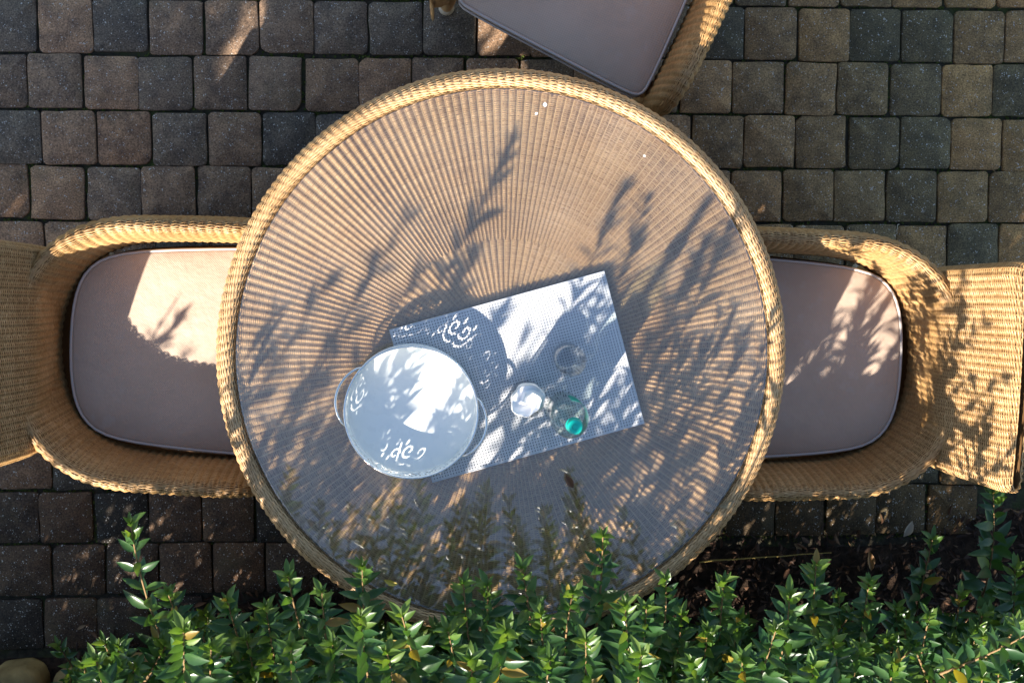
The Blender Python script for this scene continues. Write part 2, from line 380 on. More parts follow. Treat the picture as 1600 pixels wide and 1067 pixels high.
def rim(u, v):
    a = 2*np.pi*u/NS+v*.5; r = np.interp(v, RL, RP[:, 0]); z = np.interp(v, RL, RP[:, 1])
    return np.stack([r*np.cos(a), r*np.sin(a), z], -1)
weave('woven_rim', rim, NS, np.arange(.001, RL[-1], .0027), .0013, .0027, .0007, table, closed=True, sgn=-1, m=M_RIMW, rib=.0006)
v, f = lathe([(.0, .7465), (.558, .7465), (.5635, .7472), (.5642, .7495), (.5635, .7518), (.558, .7525), (0, .7525)], 128)
obj('glass_top', mesh_np('glass_top', v, f), M_TABLEGLASS, table)
v, f = lathe([(.0, .700), (.582, .700), (.590, .668), (.575, .64), (.56, .69), (0, .695)], 96)
obj('apron', mesh_np('apron', v, f), M_BACK, table)
for k in range(4):
    a = math.pi/4+k*math.pi/2
    v, f = tube([(.36*math.cos(a), .36*math.sin(a), 0.002), (.38*math.cos(a), .38*math.sin(a), .35), (.42*math.cos(a), .42*math.sin(a), .70)], [.026, .028, .03], 14)
    obj('leg', mesh_np('leg', v, f), M_STAKE, table)

# ================================================================ the chairs
half = chaikin([(.505, .248), (.40, .251), (.28, .249), (.17, .244), (.095, .226), (.035, .186), (-.008, .125), (-.028, .06), (-.031, 0)], 3)
PL = np.concatenate([half, (half*[1, -1])[::-1][1:]]); PLs = arclen(PL); PLn = PLs[-1]
tgx = np.gradient(PL[:, 0], PLs); tgy = np.gradient(PL[:, 1], PLs)
QP = chaikin([(0, .36), (.002, .45), (.009, .55), (.017, .60), (.024, .626), (.036, .638), (.049, .632), (.057, .608), (.058, .56), (.054, .42), (.052, .27), (.050, .15)], 2)
QL = arclen(QP); NT = 74
def tub(u, v):
    u, v = np.broadcast_arrays(np.asarray(u, float), np.asarray(v, float))
    s = np.clip(u/NT, 0, 1)*PLn; x = np.interp(s, PLs, PL[:, 0]); y = np.interp(s, PLs, PL[:, 1])
    tx = np.interp(s, PLs, tgx); ty = np.interp(s, PLs, tgy); l = np.hypot(tx, ty); ox, oy = -ty/l, tx/l
    # outward = away from the seat
    sg = np.sign(ox*(x-.25)+oy*y); ox, oy = ox*sg, oy*sg
    off = np.interp(v, QL, QP[:, 0]); z = np.interp(v, QL, QP[:, 1])
    d = np.minimum(s, PLn-s); g = np.clip(d/.13, 0, 1); g = .30+.70*np.sqrt(1-(1-g)**2)
    z = np.where(z > .40, .40+(z-.40)*g, z); c = np.clip(d/.045, 0, 1); c = np.sqrt(1-(1-c)**2)
    flare = .016*np.clip((.22-x)/.2, 0, 1)*np.clip((z-.45)/.2, 0, 1)
    off = .033+(off-.033)*(.05+.95*c)+flare
    return np.stack([x+ox*off, y+oy*off, z], -1)
BL = []                                       # closed loop of the backrest: front face, rounded sides, rear face
for t in np.linspace(-1, 1, 25): BL.append((-.012*(1-t*t)*1.0, t*.197))
for k in range(1, 9): a = math.pi*k/9; BL.append((-.022+.022*math.cos(a), .197+.024*math.sin(a)))
for t in np.linspace(1, -1, 17): BL.append((-.044-.010*(1-t*t), t*.197))
for k in range(1, 9): a = math.pi*k/9; BL.append((-.022-.022*math.cos(a), -.197-.024*math.sin(a)))
BL = np.array(BL+[BL[0]]); BS = arclen(BL); NB = 62
BK = chaikin([(.0, .45), (.0, .54), (-.003, .59), (-.017, .63), (-.050, .69), (-.083, .75), (-.102, .78), (-.108, .79)], 2); BKL = arclen(BK)
def backrest(u, v):
    u, v = np.broadcast_arrays(np.asarray(u, float), np.asarray(v, float)); s = np.mod(u, NB)/NB*BS[-1]
    x = np.interp(s, BS, BL[:, 0]); y = np.interp(s, BS, BL[:, 1]); bx = np.interp(v, BKL, BK[:, 0]); z = np.interp(v, BKL, BK[:, 1])
    e = np.clip((BKL[-1]-v)/.030, 0, 1); e = np.sqrt(np.clip(1-(1-e)**2, 0, 1)); h = np.clip((z-.5)/.30, 0, 1)
    return np.stack([-.018+bx-.024+(x+.024)*(.02+.98*e), y*(.985+.155*h)*(.955+.045*e), z], -1)
def front_apron(u, v):
    u, v = np.broadcast_arrays(np.asarray(u, float), np.asarray(v, float)); t = u/26*2-1
    return np.stack([  .448+.014*(1-t*t)+.010*np.sin(v/.12*np.pi), -t*.262, .415-v], -1)
CO = [(0, 0), (.003, .075), (.013, .130), (.034, .172), (.070, .201), (.13, .217), (.22, .227), (.34, .235), (.43, .239), (.462, .238), (.477, .226), (.480, .19), (.481, .1), (.481, 0)]
CO = chaikin(np.array(CO+[(x, -y) for x, y in CO[::-1][1:-1]]), 1, True)
def make_chair():
    t = thing('armchair', 'x', 'chair')
    vs = np.concatenate([np.arange(.055, .385, .0027), np.arange(.386, QL[-1], .0050)])
    weave('woven_shell', tub, NT, vs, .0017, .0028, .0010, t, rib=.0009, sgn=-1)
    weave('backrest', backrest, NB, np.arange(.01, BKL[-1]-.0005, .0027), .0017, .0028, .0010, t, rib=.0009, closed=True, sgn=1)
    weave('front_apron', front_apron, 26, np.arange(.0, .12, .0045), .0019, .0046, .0012, t, sgn=1)
    cv = np.concatenate([np.c_[CO*[1.0, 1.03], np.full(len(CO), .388)], [[.24, 0, .388]]]); m = len(CO)
    obj('seat_deck', mesh_np('seat_deck', cv, [(k, (k+1) % m, m) for k in range(m)]), M_BACK, t)
    for sx, sy in ((.43, .268), (.43, -.268), (-.03, .19), (-.03, -.19)):
        v, f = tube([(sx*1.03, sy*1.03, .02), (sx, sy, .22), (sx, sy, .40)], [.016, .018, .019], 12)
        l = obj('leg', mesh_np('leg', v, f), M_STAKE, t)
        v, f = lathe([(0.0, .001), (.019, .001), (.021, .006), (.020, .028), (.014, .034), (0, .034)], 16); v = v+[sx*1.03, sy*1.03, 0]
        obj('foot', mesh_np('foot', v, f), M_FOOT, l)
    return t
def copy_tree(o, parent=None):
    c = o.copy(); C.objects.link(c); c.parent = parent
    for ch in o.children: copy_tree(ch, c)
    return c
def make_cushion():
    t = thing('seat_cushion', 'x', 'cushion'); m = len(CO); ctr = np.array([.25, 0])
    rings = []
    for s, z in ((.955, .392), (.99, .397), (1.0, .415), (1.0, .446), (.992, .4535)): rings.append(np.c_[ctr+(CO-ctr)*s, np.full(m, z)])
    for s in (.97, .9, .8, .65, .45, .22):
        q = ctr+(CO-ctr)*s; z = .4535+.013*(1-s**5)+.0018*wobble(q[:, 0], q[:, 1], 17, 1)*(1-s)
        rings.append(np.c_[q, z])
    V = np.concatenate(rings+[[[.25, 0, .4675]]]); F = grid_faces(len(rings), m, True); L = (len(rings)-1)*m
    fs = [tuple(x) for x in F]+[(L+k, L+(k+1) % m, len(V)-1) for k in range(m)]
    obj('cover', mesh_py('cover', V, fs), M_FAB, t)
    for z, r in ((.4535, .0034), (.397, .003)):
        v, f = tube([(*(ctr+(p-ctr)*1.003), z) for p in CO], r, 6, True); obj('piping', mesh_np('piping', v, f), M_PIPE, t)
    return t
ch0 = make_chair(); cu0 = make_cushion()
SPOT = [((-.826, -.311), math.radians(-2.6), 'wicker armchair left of the table with its backrest in shade', 'taupe cushion with one sunlit patch in the armchair left of the table'),
        ((1.112, -.352), math.radians(179.0), 'wicker armchair right of the table with leaf shadows on its backrest', 'taupe cushion with small sun flecks in the armchair right of the table'),
        ((.484, .793), math.radians(-116.8), 'wicker armchair cut off by the top edge, turned at an angle', 'taupe cushion in the turned armchair above the table')]
for k, (p, rz, la, lb) in enumerate(SPOT):
    c = ch0 if k == 0 else copy_tree(ch0); q = cu0 if k == 0 else copy_tree(cu0)
    c.location = (*p, 0); c.rotation_euler.z = rz; q.location = (*p, .0); q.rotation_euler.z = rz
    tag(c, la, 'chair', 'wicker armchairs around the table'); tag(q, lb, 'cushion', 'taupe seat cushions')

# ================================================================ things on the table
GZ = .7527
# placemat: flat vinyl strands woven both ways
m1, m2, m3 = at(607, 515, GZ), at(945, 422, GZ), at(1003, 663, GZ)
ex = (m2-m1); W = ex.length; ex.normalize(); ey = Vector((-ex.y, ex.x, 0)); Hh = abs((m3-m2).dot(ey)); mc = m1+ex*W/2-ey*Hh/2
pm = thing('placemat', 'pale grey woven vinyl placemat lying askew on the table', 'placemat', (mc.x, mc.y, GZ), math.atan2(ex.y, ex.x))
pw = .0060; nxs, nys = int(W/pw), int(Hh/pw)
def ribbons(n_a, n_b, along_x, z0, ph):
    V, F, T = [], [], []
    for i in range(n_a):
        c = (i-(n_a-1)/2)*pw; m_ = n_b*2+1; b = len(V); tn = min(1, max(0, random.gauss(.5, .22)))
        for k in range(m_):
            s = (k-(m_-1)/2)*pw/2; z = z0+.0006*math.cos(math.pi*(k/2+i)+ph); hw = pw*.305
            for q, dz in ((-hw, 0), (0, .0004), (hw, 0)): V.append((s, c+q, z+dz) if along_x else (c+q, s, z+dz)); T.append(tn)
        for k in range(m_-1):
            for q in range(2): F.append((b+k*3+q, b+(k+1)*3+q, b+(k+1)*3+q+1, b+k*3+q+1))
    return np.array(V), np.array(F), np.array(T)
v1, f1, t1 = ribbons(nys, nxs, True, .0016, 0); v2, f2, t2 = ribbons(nxs, nys, False, .0016, math.pi); f2 = f2[:, ::-1]
v, f = join([(v1, f1), (v2, f2)]); obj('weave', mesh_np('weave', v, f, True, np.concatenate([t1, t2])), M_MAT, pm)
bw, bh = nxs*pw/2, nys*pw/2
obj('ground_layer', mesh_np('ground_layer', [(-bw, -bh, .0005), (bw, -bh, .0005), (bw, bh, .0005), (-bw, bh, .0005)], [(0, 1, 2, 3)]), M_MATBACK, pm)
v, f = tube([(-bw, -bh, .0014), (bw, -bh, .0014), (bw, bh, .0014), (-bw, bh, .0014)], .0014, 6, True); obj('hem', mesh_np('hem', v, f), M_MATBACK if False else M_MAT, pm)
MZ = GZ+.0032

# tray with pierced rim
tp = at(643, 640, MZ+.02); TR = .1345; RH = .056
tray = thing('serving_tray', 'round pale metal tray with pierced scroll rim and wire handles', 'tray', (tp.x, tp.y, MZ))
v, f = lathe([(0, .0045), (TR-.004, .0045), (TR, .006), (TR+.001, .009), (TR-.001, .001), (TR-.004, .0), (0, .0)], 128)
obj('tray_floor', mesh_np('tray_floor', v, f), M_TRAY, tray)
def stroke(s, h, pts, w_):
    d = np.full(s.shape, 9.)
    for (x0, y0), (x1, y1) in zip(pts[:-1], pts[1:]):
        ax, ay = x1-x0, y1-y0; t = np.clip(((s-x0)*ax+(h-y0)*ay)/(ax*ax+ay*ay+1e-9), 0, 1); d = np.minimum(d, np.hypot(s-x0-t*ax, h-y0-t*ay))
    return d < w_
def spiral(cx, cy, r0, r1, a0, a1, n_=14): return [(cx+(r0+(r1-r0)*k/n_)*math.cos(a0+(a1-a0)*k/n_), cy+(r0+(r1-r0)*k/n_)*math.sin(a0+(a1-a0)*k/n_)) for k in range(n_+1)]
NR, NH = 960, 46; per = 2*np.pi*TR; nm = 9
s = ((np.arange(NR)+.5)/NR*per)[None, :]; h = ((np.arange(NH)+.5)/NH*RH)[:, None]; ss = np.mod(s+0*h, per/nm)-per/nm/2; hh = h+0*s
hole = np.zeros(ss.shape, bool)
for sg in (1, -1):
    hole |= stroke(sg*ss, hh, spiral(.012, .030, .0115, .0035, -2.4, 3.6), .0019)
    hole |= stroke(sg*ss, hh, spiral(.033, .020, .0085, .003, 2.6, -2.6), .0016)
    hole |= stroke(sg*ss, hh, [(.004, .010), (.012, .009), (.022, .013), (.028, .024), (.034, .036)], .0017)
    hole |= ((sg*ss-.024)/.0022)**2+((hh-.040)/.0048)**2 < 1
    hole |= ((sg*ss-.041)/.0020)**2+((hh-.036)/.0060)**2 < 1
    hole |= ((sg*ss-.041)/.0018)**2+((hh-.012)/.0040)**2 < 1
hole |= (ss/.0024)**2+((hh-.041)/.0050)**2 < 1
a = np.arange(NR)/NR*2*np.pi; hz = np.arange(NH+1)/NH*RH
rr = (TR+.001+.002*(hz/RH))[:, None]
V = np.stack([rr*np.cos(a), rr*np.sin(a), np.repeat(hz[:, None]+.004, NR, 1)], -1).reshape(-1, 3)
F = grid_faces(NH+1, NR, True)[~hole.ravel()]
ro = obj('pierced_rim', mesh_np('pierced_rim', V, F), M_TRAY, tray); so_ = ro.modifiers.new('thickness', 'SOLIDIFY'); so_.thickness = .0012
for r, z, th in ((TR+.003, RH+.005, .0023), (TR+.0015, .006, .002)):
    v, f = tube([(r*math.cos(q), r*math.sin(q), z) for q in np.linspace(0, 2*math.pi, 96, endpoint=False)], th, 8, True)
    obj('edge_ring', mesh_np('edge_ring', v, f), M_CHROME, tray)
for ang in (math.radians(165), math.radians(-15)):
    pts = []
    for k in range(17):
        t = k/16; an = ang+(t-.5)*.95; bul = math.sin(math.pi*t)**.7; pts.append(((TR+.003+.021*bul)*math.cos(an), (TR+.003+.021*bul)*math.sin(an), RH-.004+.012*bul))
    v, f = tube(pts, .0026, 8); obj('handle', mesh_np('handle', v, f), M_CHROME, tray)

def tumbler(label, p, r0, r1, hgt, name='tumbler'):
    t = thing(name, label, 'glass', (p.x, p.y, MZ))
    v, f = lathe([(0, .0), (r0*.9, 0), (r0, .003), (r0+.15*(r1-r0), hgt*.15), (r1, hgt-.001), (r1-.0006, hgt), (r1-.0016, hgt-.001), (r0+.15*(r1-r0)-.002, hgt*.15), (r0*.82, .010), (0, .009)], 48)
    # pressed ribs low on the wall
    a_ = np.arctan2(v[:, 1], v[:, 0]); k = 1+.035*np.cos(a_*24)*((v[:, 2] < hgt*.2) & (v[:, 2] > .001)); v[:, 0] *= k; v[:, 1] *= k
    obj('body', mesh_np('body', v, f), M_GLASS, t)
    v, f = tube([((r1-.0008)*math.cos(q), (r1-.0008)*math.sin(q), hgt) for q in np.linspace(0, 2*math.pi, 40, endpoint=False)], .0010, 6, True)
    obj('lip', mesh_np('lip', v, f), M_GLASS, t); return t
g1 = at(884, 555, MZ); tumbler('empty clear ribbed tumbler near the middle of the placemat', g1, .0285, .0315, .115)
g2 = at(820, 616, MZ); tumbler('clear tumbler stuffed with a white paper napkin', g2, .030, .034, .105)
# crumpled napkin: a rolled, folded sheet spiralling out of the glass
np_ = thing('paper_napkin', 'crumpled white paper napkin tucked into a tumbler', 'napkin', (g2.x, g2.y, MZ))
V = []; nr, nc = 30, 96                       # one crumpled sheet, wound into a loose spiral of folds
for i in range(nr):
    t = i/(nr-1)
    for k in range(nc):
        an = 2*math.pi*k/nc; lob = 1+.07*math.sin(an*2+.5)+.05*math.sin(an*3+2)+.03*math.sin(an*7); r = .038*t*lob
        fr = (an/(2*math.pi)+t*1.25) % 1.0; st = min(1, fr/.82)**1.4 if fr < .82 else 1-(fr-.82)/.18
        z = .092+.017*st*min(1, t*3)+.006*math.sin(an*1.0-.9)+.003*math.sin(an*5+t*9)*t-.030*max(0, t-.86)/.14
        if t > .86: r = .038*lob*(.86+.4*(t-.86))
        V.append((r*math.cos(an), r*math.sin(an), z))
obj('folded_sheet', mesh_np('folded_sheet', V, grid_faces(nr, nc, True)), M_NAP, np_)
V = []
for i in range(8):
    for k in range(48): an = 2*math.pi*k/48; r = (.021+.006*i/7)*(1+.05*math.sin(an*4+i*.5)); V.append((r*math.cos(an), r*math.sin(an), .014+.075*i/7))
obj('tucked_end', mesh_np('tucked_end', V, grid_faces(8, 48, True)), M_NAP, np_)

# water bottle
bp = at(880, 639, MZ); bot = thing('water_bottle', 'clear water bottle with teal cap and teal label', 'bottle', (bp.x, bp.y, MZ))
prof = [(0, .004), (.022, .0), (.034, .002), (.0385, .010), (.0385, .045), (.037, .050), (.0385, .055), (.0385, .140), (.0365, .158), (.030, .180), (.021, .200), (.0145, .214), (.0125, .222), (.0125, .236)]
v, f = lathe(prof, 56); obj('body', mesh_np('body', v, f), M_BOTTLE, bot)
v, f = lathe([(0, .006), (.021, .003), (.033, .005), (.0370, .012), (.0370, .140), (.035, .157), (.0285, .178), (0, .1785)], 48); obj('water', mesh_np('water', v, f), M_WATER, bot)
v, f = lathe([(.0133, .2195), (.0165, .2195), (.0168, .2225), (.0133, .2225)], 40); obj('neck_ring', mesh_np('neck_ring', v, f), M_TEAL, bot)
cv, cf = lathe([(.0130, .2235), (.0148, .2235), (.0150, .2385), (.0142, .2402), (.011, .2408), (0, .2408)], 60)
a_ = np.arctan2(cv[:, 1], cv[:, 0]); kk = 1+.022*np.sign(np.cos(a_*30))*((cv[:, 2] < .238)); cv[:, 0] *= kk; cv[:, 1] *= kk
cap = obj('cap', mesh_np('cap', cv, cf, False), M_TEAL, bot)
v, f = tube([(.0055*math.cos(q), .0055*math.sin(q), .2410) for q in np.linspace(.6, 5.6, 16)], .0005, 5); obj('cap_emblem', mesh_np('cap_emblem', v, f), M_LABEL, cap)
La = np.linspace(math.radians(-60), math.radians(85), 24); V = np.array([[(.0388*math.cos(q), .0388*math.sin(q), z) for q in La] for z in (.064, .09, .115, .134)])
lb = obj('label_sheet', mesh_np('label_sheet', V, grid_faces(4, 24)), M_LABEL, bot); lb.modifiers.new('thickness', 'SOLIDIFY').thickness = .0003
for k in range(5):                            # pale print lines on the label
    z = .072+k*.011; V = np.array([[(.0393*math.cos(q), .0393*math.sin(q), zz) for q in La[3:20-2*(k % 3)]] for zz in (z, z+.0022)])
    obj('print_line', mesh_np('print_line', V, grid_faces(2, V.shape[1])), M_WHITE, lb)

# ================================================================ leaves and shrubs
def leaf_shape(seed, wr=.35, fold_=.25, curl=.16):
    r = random.Random(seed); st = [(0, .06), (.10, .32), (.30, .86), (.52, 1.0), (.76, .66), (.92, .24)]; V = []; wr *= r.uniform(.88, 1.12); curl *= r.uniform(.3, 1.6); tw = r.uniform(-.2, .2)
    for x, w_ in st:
        z = -curl*x*x; hw = .5*wr*w_
        V += [(x, -hw, z+hw*fold_*2*(1+tw)), (x, 0, z), (x, hw, z+hw*fold_*2*(1-tw))]
    V.append((1, 0, -curl)); F = []
    for i in range(5):
        b = i*3; F += [(b, b+3, b+4, b+1), (b+1, b+4, b+5, b+2)]
    q = [(15, 18, 16), (16, 18, 17)]
    return np.array(V), F, q
LS = [leaf_shape(i) for i in range(6)]
def leaf_tri(i):
    V, F, q = LS[i]; T = []
    for a, b, c, d in F: T += [(a, b, c), (a, c, d)]
    return V, np.array(T+q)
LT = [leaf_tri(i) for i in range(6)]
def leaf_me(i, m):
    V, F, q = LS[i]; me = mesh_py('leaf', V, F+q); me.materials.append(m); return me
LOWV = np.array([(0, 0, 0), (.45, -.21, .05), (.45, 0, -.04), (.45, .21, .05), (1, 0, -.16)]); LOWT = np.array([(0, 1, 2), (0, 2, 3), (1, 4, 2), (2, 4, 3)])
LM = {0: [leaf_me(i, M_LEAF) for i in range(6)], 1: [leaf_me(i, M_YOUNG) for i in range(6)], 2: [leaf_me(i, M_YELLOW) for i in range(6)]}
def leaf_matrix(p, d, up, L):
    d = d.normalized(); s = up.cross(d)
    if s.length < 1e-4: s = Vector((1, 0, 0)).cross(d)
    s.normalize(); n_ = d.cross(s); m = Matrix((d, s, n_)).transposed().to_4x4()
    return Matrix.Translation(p) @ m @ Matrix.Diagonal((L, L, L, 1))
UP = Vector((0, 0, 1))
def shoot_geo(base, tip, r, gap=.022, size=.04, arch=.10, bare=.12):
    """stem polyline and leaf placements (matrix, young)"""
    base, tip = Vector(base), Vector(tip); ax = tip-base; L = ax.length; side = Vector((r.gauss(0, 1), r.gauss(0, 1), 0))*L*arch*.35
    mid = (base+tip)/2+side+Vector((0, 0, L*arch)); n_ = max(4, int(L/.05)); pts = []
    for k in range(n_+1):
        t = k/n_; pts.append(base*(1-t)**2+mid*2*t*(1-t)+tip*t*t)
    leaves = []; s = L*bare; rot = r.uniform(0, 3.1); i = 0
    while s < L*.985:
        t = s/L; k = min(n_-1, int(t*n_)); p = pts[k].lerp(pts[k+1], t*n_-k); tg = (pts[k+1]-pts[k]).normalized()
        e1 = tg.cross(UP); e1 = e1.normalized() if e1.length > 1e-3 else Vector((1, 0, 0)); e2 = tg.cross(e1)
        az = rot+i*math.pi/2+r.gauss(0, .25); rad = e1*math.cos(az)+e2*math.sin(az)
        env = .62+.38*math.sin(math.pi*min(1, .25+t*.75)) if t < .9 else .62
        for sg in (1, -1):
            if r.random() < .06: continue
            op = r.uniform(.75, 1.2)*(1 if t < .85 else .7); d = rad*sg*math.sin(op)+tg*math.cos(op)+Vector((0, 0, r.gauss(.05, .15)))
            nrm = (tg*.6+UP*.8+Vector((r.gauss(0, .3), r.gauss(0, .3), 0)))
            leaves.append((leaf_matrix(p, d, nrm, size*env*r.uniform(.75, 1.15)), 1 if t > .90 or r.random() < .07 else 0))
        s += gap*r.uniform(.75, 1.3)*(1 if t < .8 else .7); i += 1
    tg = (pts[-1]-pts[-2]).normalized(); e1 = tg.cross(UP); e1 = e1.normalized() if e1.length > 1e-3 else Vector((1, 0, 0)); e2 = tg.cross(e1); a0 = r.uniform(0, 6)
    for k in range(4):
        az = a0+k*math.pi/2; d = (e1*math.cos(az)+e2*math.sin(az))*(.75 if k < 2 else .4)+tg*.8
        leaves.append((leaf_matrix(pts[-1], d, tg+UP*.5, size*(.6 if k < 2 else .38)), 1))
    return pts, leaves
def batch(leaves, low=False):
    out = {0: ([], [], 0), 1: ([], [], 0)}
    for m, y in leaves:
        V, T = (LOWV, LOWT) if pix(m.translation)[1] > 1120 else LT[random.randrange(6)]; A = np.array(m); W_ = V @ A[:3, :3].T+A[:3, 3]; vs, fs, o_ = out[y]; vs.append(W_); fs.append(T+o_); out[y] = (vs, fs, o_+len(V))
    return out
GAPS = [(665, 590, .77, .055, .050), (690, 640, .77, .04, .035), (645, 735, .77, .05, .022), (610, 560, .77, .03, .03), (545, 600, .79, .022, .03),
        (862, 470, .76, .016, .016), (930, 520, .76, .035, .028), (830, 560, .76, .03, .03), (960, 600, .76, .02, .03), (870, 680, .76, .025, .025),
        (415, 30, 0, .045, .05), (230, 130, 0, .036, .034), (265, 45, 0, .036, .036), (115, 38, 0, .034, .032), (165, 8, 0, .034, .032), (345, 110, 0, .030, .030), (335, 15, 0, .034, .034), (185, 68, 0, .028, .026),
        (1580, 60, 0, .14, .09), (1590, 150, 0, .07, .06), (785, 45, 0, .05, .035), (860, 100, 0, .03, .02), (320, 430, .46, .10, .05), (330, 520, .46, .06, .03)]
_g = random.Random(5)
for _ in range(170):
    _a = _g.uniform(0, 6.28); _r = .56*math.sqrt(_g.random()); _x, _y = .153+_r*math.cos(_a), -.312+_r*math.sin(_a)
    if _y < -.15 and (_x > .02 or _y < -.5): _p = pix((_x, _y, .75)); GAPS.append((_p[0], _p[1], .75, _g.uniform(.013, .028), _g.uniform(.012, .024)))
class Shrub:
    def __init__(s, name, label, x, y=-1.32):
        s.o = thing(name, label, 'shrub', (x, y, .0), 0, 'evergreen shrubs along the bed'); s.root = Vector((x, y, 0)); s.hid = []; s.hst = []; s.n = 0
    def shown(s, base, tip, r, **kw):
        pts, lv = shoot_geo(base, tip, r, **kw); rel = [p-s.root for p in pts]
        v, f = tube(rel, list(np.linspace(.0034, .0014, len(rel))), 5); st = obj('stem', mesh_np('stem', v, f), M_STEM, s.o)
        inv = Matrix.Translation(-s.root)
        for m, y in lv:
            p = pix(m.translation)
            if s.n < 295 and -40 < p[0] < 1640 and p[1] < 1085:
                o = obj('leaf', random.choice(LM[y if random.random() > .022 else 2]), None, st); o.matrix_local = inv @ m; s.n += 1
            else: s.hid.append((m, y))
        s.link(pts[0])
    def link(s, p):                                   # limb from the crown of the roots to the foot of a shoot
        b = s.root+Vector((random.gauss(0, .05), random.gauss(0, .05), .0)); m = (b+Vector(p))/2+Vector((0, -.04, .06)); s.hst.append([b, m, Vector(p)])
    def hidden(s, base, tip, r, **kw):
        pts, lv = shoot_geo(base, tip, r, **kw); s.hid += lv; s.hst.append(pts)
    def done(s):
        T = np.array(s.root)
        P = np.array([tuple(m.translation) for m, y in s.hid]).reshape(-1, 3); low = (np.array([pix(p)[1] for p in P]) > 1100) if len(P) else np.zeros(0, bool); drop = np.zeros(len(P), bool); Sv = np.array(S)
        for fx, fy, fz, ra, rb in GAPS:               # openings in the foliage that let the sun through
            c = np.array(at(fx, fy, fz)); q = P-c; al = q @ Sv; q = q-al[:, None]*Sv; e1 = np.array([S.y, -S.x, 0]); e1 /= np.linalg.norm(e1); e2 = np.cross(e1, Sv)
            drop |= ((q @ e1)/ra)**2+((q @ e2)/rb)**2 < 1
        s.hid = [h for h, d, l in zip(s.hid, drop, low) if not (d and l)]
        for y, (vs, fs, k) in batch(s.hid).items():
            if vs: o = obj('foliage' if y == 0 else 'young_foliage', mesh_np('foliage', np.concatenate(vs)-T, np.concatenate(fs)), M_LEAF if y == 0 else M_YOUNG, s.o); o['kind'] = 'stuff'
        if s.hst:
            v, f = join([tube([Vector(p)-s.root for p in q], list(np.linspace(.0055, .0018, len(q))), 5) for q in s.hst]); o = obj('branches', mesh_np('branches', v, f), M_STEM, s.o); o['kind'] = 'stuff'
SH = {}
def shrub(k, label, px): SH[k] = Shrub('evergreen_shrub', label, at(px, 1067, 0).x)
shrub('a', 'small low sprig at the bottom left corner among the yellow stones', 120)
shrub('b', 'shrub with one long leafy shoot rising over the dark pavers at left', 290)
shrub('c', 'shrub between the long left shoot and the table rim', 430)
shrub('d', 'shrub with sunlit shoots overlapping the lower left table rim', 580)
shrub('e', 'shrub in front of the lowest part of the table rim', 770)
shrub('f', 'shrub with a tall shoot standing over the lower right of the table', 940)
shrub('g', 'shrub with a single leafy spire just right of the table rim', 1125)
shrub('h', 'shrub with twin spires in front of the leaf litter', 1270)
shrub('i', 'shaded shrub at the right edge below the right armchair', 1490)
